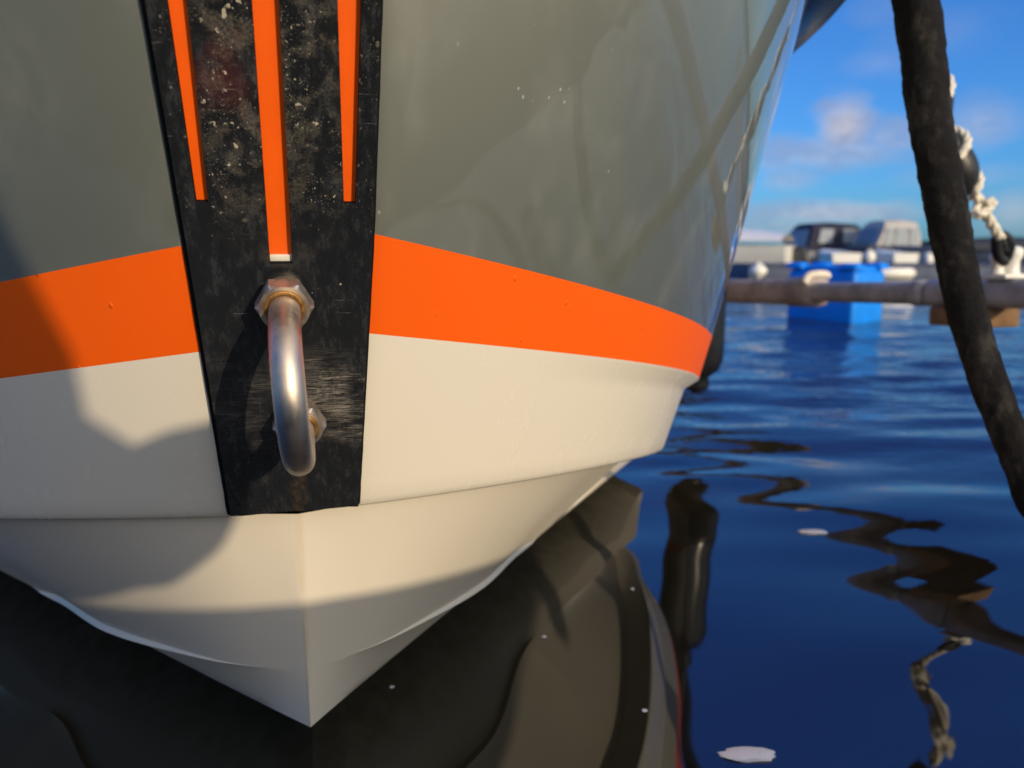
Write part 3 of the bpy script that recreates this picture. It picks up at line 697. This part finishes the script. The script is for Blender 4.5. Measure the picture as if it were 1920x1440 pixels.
# black fender hanging between the boat and the boom
FC = Vector((.327, 1.35, 0)); fz0, fz1, fr_ = .050, .43, .045
fen = tag(empty('hanging_fender', FC + Vector((0, 0, fz0))), 'black cylindrical fender hanging behind the orange stripe on the far side of the hull', 'fender')
bm = bmesh.new(); prof = [(.010, fz0), (.019, fz0+.004), (.023, fz0+.014), (.020, fz0+.026), (.026, fz0+.031), (.037, fz0+.040), (.0442, fz0+.060), (fr_, fz0+.09), (fr_, fz1-.08), (.0442, fz1-.06), (.037, fz1-.04), (.022, fz1-.03), (.016, fz1-.02), (.018, fz1-.01), (.010, fz1)]
add_lathe(bm, prof, 36, Matrix.Translation((FC.x, FC.y, 0))); obj('body', bm, FENDER, fen, world=True)
bm = bmesh.new(); add_rope(bm, [Vector((FC.x, FC.y, fz1-.01)), Vector((FC.x+.01, FC.y, .52)), Vector((FC.x+.05, FC.y, .62))], .005); obj('lanyard', bm, BLACK_RUBBER, fen, world=True)

# ------------------------------------------------------------------ blue float beyond the boom
def blue_float(C, L, Rr, h):
    root = tag(empty('plastic_float', Vector((C.x, C.y, WL))), 'bright blue box shaped plastic float sitting in the water beyond the grey boom', 'float')
    ex, ey = (L-C), (Rr-C); ex.z = ey.z = 0
    ctr = C + (ex+ey)/2; rz = Matrix((ey.normalized(), Vector((0, 0, 1)).cross(ey.normalized()), Vector((0, 0, 1)))).transposed()
    sx, sy = ey.length, ex.length
    bm = bmesh.new()
    add_box(bm, Vector((ctr.x, ctr.y, WL + h*.36)), (sx, sy, h*.86), .018, rot=rz, seg=4, taper=(1.0, 1.0))
    obj('body', bm, BLUE_PLASTIC, root, world=True, sharp=60)
    bm = bmesh.new(); add_box(bm, Vector((ctr.x, ctr.y, WL + h*.80)), (sx*.93, sy*.93, h*.14), .012, rot=rz, seg=3); obj('deck_recess', bm, BLUE_PLASTIC, root, world=True, sharp=60)
    for a, b2 in ((-1, -1), (1, -1), (1, 1), (-1, 1)):
        p = ctr + rz @ Vector((a*sx*.40, b2*sy*.40, 0)); bm = bmesh.new()
        add_box(bm, Vector((p.x, p.y, WL + h*.87)), (sx*.34, sy*.30, h*.10), .012, rot=rz, seg=3, taper=(.7, .7)); obj('lug', bm, BLUE_PLASTIC, root, world=True, sharp=60)
    return root
C0 = at(1587, 606, 3.16*G); blue_float(Vector((C0.x, C0.y, 0)), Vector((at(1482, 600, 3.46*G).x, 3.46*G, 0)), Vector((at(1645, 600, 3.28*G).x, 3.28*G, 0)), .262*G)

# ------------------------------------------------------------------ boats and pontoon behind
def outboard(parent, P, h, tilt=0., m_=None, rz=0.):
    """outboard motor: cowl, leg, cavitation plate, propeller; P = top of transom"""
    h = h*G; M = Matrix.Translation(P) @ Matrix.Rotation(rz, 4, 'Z') @ Matrix.Rotation(tilt, 4, 'X')
    bm = bmesh.new()
    rows = []
    for z, sx, sy, oy in ((-.02, .26, .30, -.05), (.05, .32, .42, -.06), (.25, .33, .46, -.05), (.40, .30, .42, -.03), (.50, .22, .32, .0), (.53, .10, .16, .01)):
        rows.append([M @ (Vector((sx*.5*math.copysign(abs(math.cos(a))**.6, math.cos(a)), oy + sy*.5*math.copysign(abs(math.sin(a))**.6, math.sin(a)), z))*h) for a in np.linspace(0, 2*PI, 24, endpoint=False)])
    vs, _ = add_grid(bm, rows, close=True); bm.faces.new(vs[-1]); bm.faces.new(vs[0][::-1])
    mo = obj('outboard_motor', bm, m_ or MOTOR, parent, world=True)
    bm = bmesh.new()
    for c, s in (((0, -.05, -.28), (.14, .20, .54)), ((0, -.08, -.56), (.20, .38, .03)), ((0, -.06, -.68), (.08, .30, .24))):
        g = add_box(bm, Vector(c)*h, Vector(s)*h, .02*h)
        for v in g: v.co = M @ v.co
    obj('motor_leg', bm, m_ or MOTOR, mo, world=True)
def loft_boat(name, label, C, rz, Lh, Bh, Fh, hull_m, cat='boat', sheer=.25):
    """small motorboat hull: C on the waterline amidships, bow towards local +y; returns root and local->world matrix"""
    root = tag(empty(name, C, rz), label, cat)
    M = Matrix.Translation(C) @ Matrix.Rotation(rz, 4, 'Z') @ Matrix.Scale(G, 4)
    rows = []
    for q in np.linspace(0, 1, 22):
        y = (q-.5)*Lh; w_ = Bh/2*(1-max(0, (q-.45)/.55)**2.4)*(.93+.07*min(1, q*3)); w_ = max(w_, .012*Bh)
        zt = Fh*(1+sheer*q*q); rake = .10*Lh*max(0, (q-.8)/.2)
        sec = []
        for s_ in (-1, 1):
            prof = [(.0, -.12*Bh), (.62, -.05*Bh), (.82, .05*Bh), (.93, .35*zt), (1.0, zt*.93), (1.02, zt), (.94, zt*1.01)]
            part_ = [Vector((s_*w_*a, y + rake*max(0, z)/zt, z)) for a, z in prof]
            sec += part_[::-1] if s_ < 0 else part_
        rows.append([M @ p for p in sec])
    bm = bmesh.new(); vs, _ = add_grid(bm, rows); bm.faces.new(vs[0])
    obj('hull', bm, hull_m, root, world=True, sharp=45)
    bm = bmesh.new(); add_grid(bm, [[r[0] + (r[-1]-r[0])*q + Vector((0, 0, .03*Fh*math.sin(PI*q))) for q in np.linspace(0, 1, 7)] for r in rows]); obj('deck', bm, hull_m, root, world=True)
    return root, M
def canopy(root, M, y0, y1, w0, z0, z1, m_, rake0, rake1, win=True, spans=((.13, .40), (.60, .86)), wz=(.30, .76)):
    """canvas hood with clear windows: from y0 (stern) to y1 (bow), eaves z0, ridge z1"""
    rows = []
    for q in np.linspace(0, 1, 12):
        ya = y0 + (y1-y0)*q; row = []
        for k in range(17):
            a = PI*k/16; cx = math.copysign(abs(math.cos(a))**.45, math.cos(a)); cz = abs(math.sin(a))**.55
            z = z0 + (z1-z0)*cz*(1-.10*abs(q-.55)); yb = ya + (rake0*(1-q) - rake1*q)*cz
            row.append(M @ Vector((w0*cx*(1-.10*cz), yb, z)))
        rows.append(row)
    bm = bmesh.new(); vs, _ = add_grid(bm, rows); bm.faces.new(vs[0]); bm.faces.new(vs[-1][::-1])
    cn = obj('canopy', bm, m_, root, world=True, sharp=40)
    hz = z1-z0
    if win:
        for sx in (-1, 1):
            for qa, qb in spans:
                bm = bmesh.new(); ya, yb = y0+(y1-y0)*qa, y0+(y1-y0)*qb
                la, lb = (rake0*(1-qa)-rake1*qa), (rake0*(1-qb)-rake1*qb); pr = []
                for z_, f_ in ((wz[0], .30), (wz[1], .74)):
                    pr.append([M @ Vector((sx*(w0*(.985 if z_ < .5 else .885)+.012), y_ + l_*f_, z0+hz*z_)) for y_, l_ in ((ya, la), (yb, lb))])
                vs, fs = add_grid(bm, pr); g = bmesh.ops.extrude_face_region(bm, geom=fs)
                for v in g['geom']:
                    if isinstance(v, bmesh.types.BMVert): v.co += (M.to_3x3() @ Vector((sx*.014, 0, 0)))
                obj('window', bm, VINYL, cn, smooth=False, world=True)
        for yy, rk in ((y0-.012, rake0), (y1+.012, -rake1)):
            bm = bmesh.new(); pr = []
            for z_, f_ in ((.14, .28), (.76, .74)):
                pr.append([M @ Vector((sx*w0*(.72 if z_ < .5 else .62), yy + rk*f_*1.0, z0+hz*z_)) for sx in (-1, 1)])
            vs, fs = add_grid(bm, pr); g = bmesh.ops.extrude_face_region(bm, geom=fs)
            for v in g['geom']:
                if isinstance(v, bmesh.types.BMVert): v.co += M.to_3x3() @ Vector((0, -.02 if yy < y1 else .02, 0))
            obj('window', bm, VINYL, cn, smooth=False, world=True)
    return cn

def ground(px, Y): p = at(px, 480, Y*G); return Vector((p.x, Y*G, WL))
# white open boat with outboard, half hidden behind the hull
c = ground(1222, 10.6); r1, M = loft_boat('open_motorboat', 'white open motorboat with dark tilted outboard, half hidden by the big grey hull', c, math.radians(62), 3.6, 1.1, .33, WHITE_HULL)
outboard(r1, M @ Vector((.12, -1.90, .06)), .52, tilt=-.25, rz=math.radians(62))
bm = bmesh.new(); rows = []
for q in np.linspace(0, 1, 9):
    rows.append([M @ Vector((x_*(1-.35*q), -1.75+q*2.6, .37+.20*math.sin(PI*(.18+.8*q))*math.cos(x_/.6*PI/2)**.7)) for x_ in np.linspace(-.58, .58, 11)])
add_grid(bm, rows); obj('tarpaulin', bm, WHITE_HULL, r1, world=True)
# navy canopied cabin boat
c = ground(1538, 18.5); r2, M = loft_boat('canopied_cruiser', 'white motorboat under a navy blue canvas hood with clear windows, behind the blue float', c, math.radians(99), 3.3, 1.4, .21, WHITE_HULL, sheer=.2)
canopy(r2, M, -.72, .70, .60, .22, .90, NAVY, .05, .26)
outboard(r2, M @ Vector((.0, -1.66, .14)), .46, m_=WHITE_PLASTIC, rz=math.radians(99))
# silver canopied boat with windscreen
c = ground(1652, 17.2); r3, M = loft_boat('hooded_sports_boat', 'white motorboat under a pale silver hood, right of the navy hooded boat', c, math.radians(97), 2.3, 1.2, .20, WHITE_HULL, sheer=.2)
canopy(r3, M, -.58, .52, .52, .21, .92, SILVER_CANVAS, .04, .36, spans=((.06, .30), (.36, .66), (.71, .93)), wz=(.12, .74))
bm = bmesh.new(); add_grid(bm, [[M @ Vector((x_*.85, .46 + (.28 if z_ < .5 else .10) - .16*abs(x_)/.6, z_)) for x_ in np.linspace(-.58, .58, 9)] for z_ in (.22, .42)]); obj('windscreen', bm, TINT, r3, world=True)
outboard(r3, M @ Vector((.0, -1.17, .12)), .44, m_=WHITE_PLASTIC, rz=math.radians(97))
# low dark boat with two white outboards
c = ground(1640, 15.5); r4, M = loft_boat('twin_engine_boat', 'low dark boat with two white outboards, just left of the black sleeved line', c, math.radians(12), 3.4, 1.3, .17, GREY_HULL)
for dx in (-.26, .2): outboard(r4, M @ Vector((dx, -1.74, .02)), .40, m_=WHITE_PLASTIC, rz=math.radians(12))
canopy(r4, M, -.4, .7, .5, .16, .36, DARK_CANVAS, .1, .2, win=False)
# covered boat right of the line
c = ground(1905, 14.); r5, M = loft_boat('covered_boat', 'slate blue boat under a dark winter cover at the right edge, behind the boom cleat', c, math.radians(85), 3.6, 1.4, .28, GREY_HULL)
canopy(r5, M, -1.5, 1.4, .66, .28, .46, DARK_CANVAS, .2, .4, win=False)
# two small white dinghies, stern to us
for px, Yd, wd, lab in ((1567, 12.6, .46, 'small white dinghy lying stern-on in front of the navy hooded boat'), (1672, 12.4, .38, 'small white dinghy lying stern-on in front of the silver hooded boat')):
    loft_boat('dinghy', lab, ground(px, Yd), math.radians(-8), 1.3, wd, .23, WHITE_HULL, 'dinghy')
# floating pontoon across
pon = tag(empty('floating_pontoon', (7, 9.3, WL)), 'long low grey blue concrete pontoon lying across the harbour behind the boom', 'pontoon')
bm = bmesh.new(); add_box(bm, Vector((8.2, 9.8, WL+.04)), (10.8, 1.1, .19), .015); obj('body', bm, CONCRETE, pon, world=True, sharp=40)
bm = bmesh.new()
for i in range(54): add_box(bm, Vector((2.9+.2*i, 9.8, WL+.1455)), (.19, 1.14, .020), .003)
obj('decking', bm, SLATE_DECK, pon, world=True, sharp=40)
def lying_fender(P, L, r, label, up=False):
    bm_ = bmesh.new(); M_ = Matrix.Translation(P) @ (Matrix() if up else Matrix.Rotation(PI/2, 4, 'Y'))
    add_lathe(bm_, [(r*.25, -L/2-r*.35), (r*.32, -L/2-r*.1), (r*.75, -L/2+r*.15), (r, -L/2+r*.6), (r, L/2-r*.6), (r*.75, L/2-r*.15), (r*.32, L/2+r*.1), (r*.25, L/2+r*.35)], 20, M_)
    o_ = obj('pontoon_fender', bm_, WHITE_PLASTIC); tag(o_, label, 'fender', 'white fenders at the pontoon'); return o_
lying_fender(at(1680, 512, 9.08), .41, .063, 'white fender lying along the pontoon edge below the silver hooded boat')
lying_fender(at(1422, 508, 7.98), .115, .085, 'short stout white fender in front of the white open boat', up=True)
lying_fender(at(1630, 482, 16.), .23, .115, 'white fender hanging between the two hooded boats', up=True)

# far shore
def shore(x0, x1, y, h, seed):
    bm_ = bmesh.new(); n = 160; rows = [[], [], []]
    for i in range(n+1):
        x = x0+(x1-x0)*i/n; hh = h(x)*(1+.25*mnoise.noise(Vector((x*.02, seed, 0)))+.12*mnoise.noise(Vector((x*.11, seed, 2))))
        rows[0].append(Vector((x, y-40, -1))); rows[1].append(Vector((x, y, hh))); rows[2].append(Vector((x, y+120, hh*.8)))
    add_grid(bm_, rows); return bm_
o = obj('hills', shore(-900, 1400, 700, lambda x: 3.5+6.5*max(0, min(1, (x-395)/30)), 1.3), LAND); tag(o, kind='structure')
# foam scraps on the water
for i, (px, py, s, lab) in enumerate(((1405, 1409, .022, 'largest white scrap of foam floating in the near water at the lower right'), (1523, 1000, .020, 'pale foam scrap on the water below the rippled dark reflection'),
                      (1020, 1196, .0022, 'tiny white fleck afloat on the dark water beside the cream bottom'), (1186, 1108, .0022, 'tiny white fleck on the dark water to the right of the hull bottom'),
                      (1209, 1328, .0022, 'tiny white fleck near the lower edge on the dark reflection'), (735, 1288, .002, 'tiny white fleck on black water close beside the stem'))):
    r = ray(px, py); p = Vector((0, 0, CAMH)) + r*(-(CAMH-WL)/r.z)
    bm = bmesh.new(); bmesh.ops.create_icosphere(bm, subdivisions=3, radius=1.)
    zz = float(water_z(np.array([p.x]), np.array([p.y]))[0])
    s *= G
    for v in bm.verts:
        k = 1 + .30*mnoise.noise(v.co*1.7 + Vector((i, 0, 0))) + .16*mnoise.noise(v.co*5 + Vector((i, 3, 0)))
        v.co = Vector((v.co.x*s*k*.78, v.co.y*s*k*(.30 if i < 2 else .9), v.co.z*s*.10)) + Vector((p.x, p.y, WL+zz+.0006))
    o = obj('foam_scrap', bm, FOAM); tag(o, lab, 'foam')

# ------------------------------------------------------------------ render settings
SC.cycles.use_denoising = True
SC.cycles.max_bounces = 8; SC.cycles.glossy_bounces = 4
SC.cycles.sample_clamp_indirect = 6
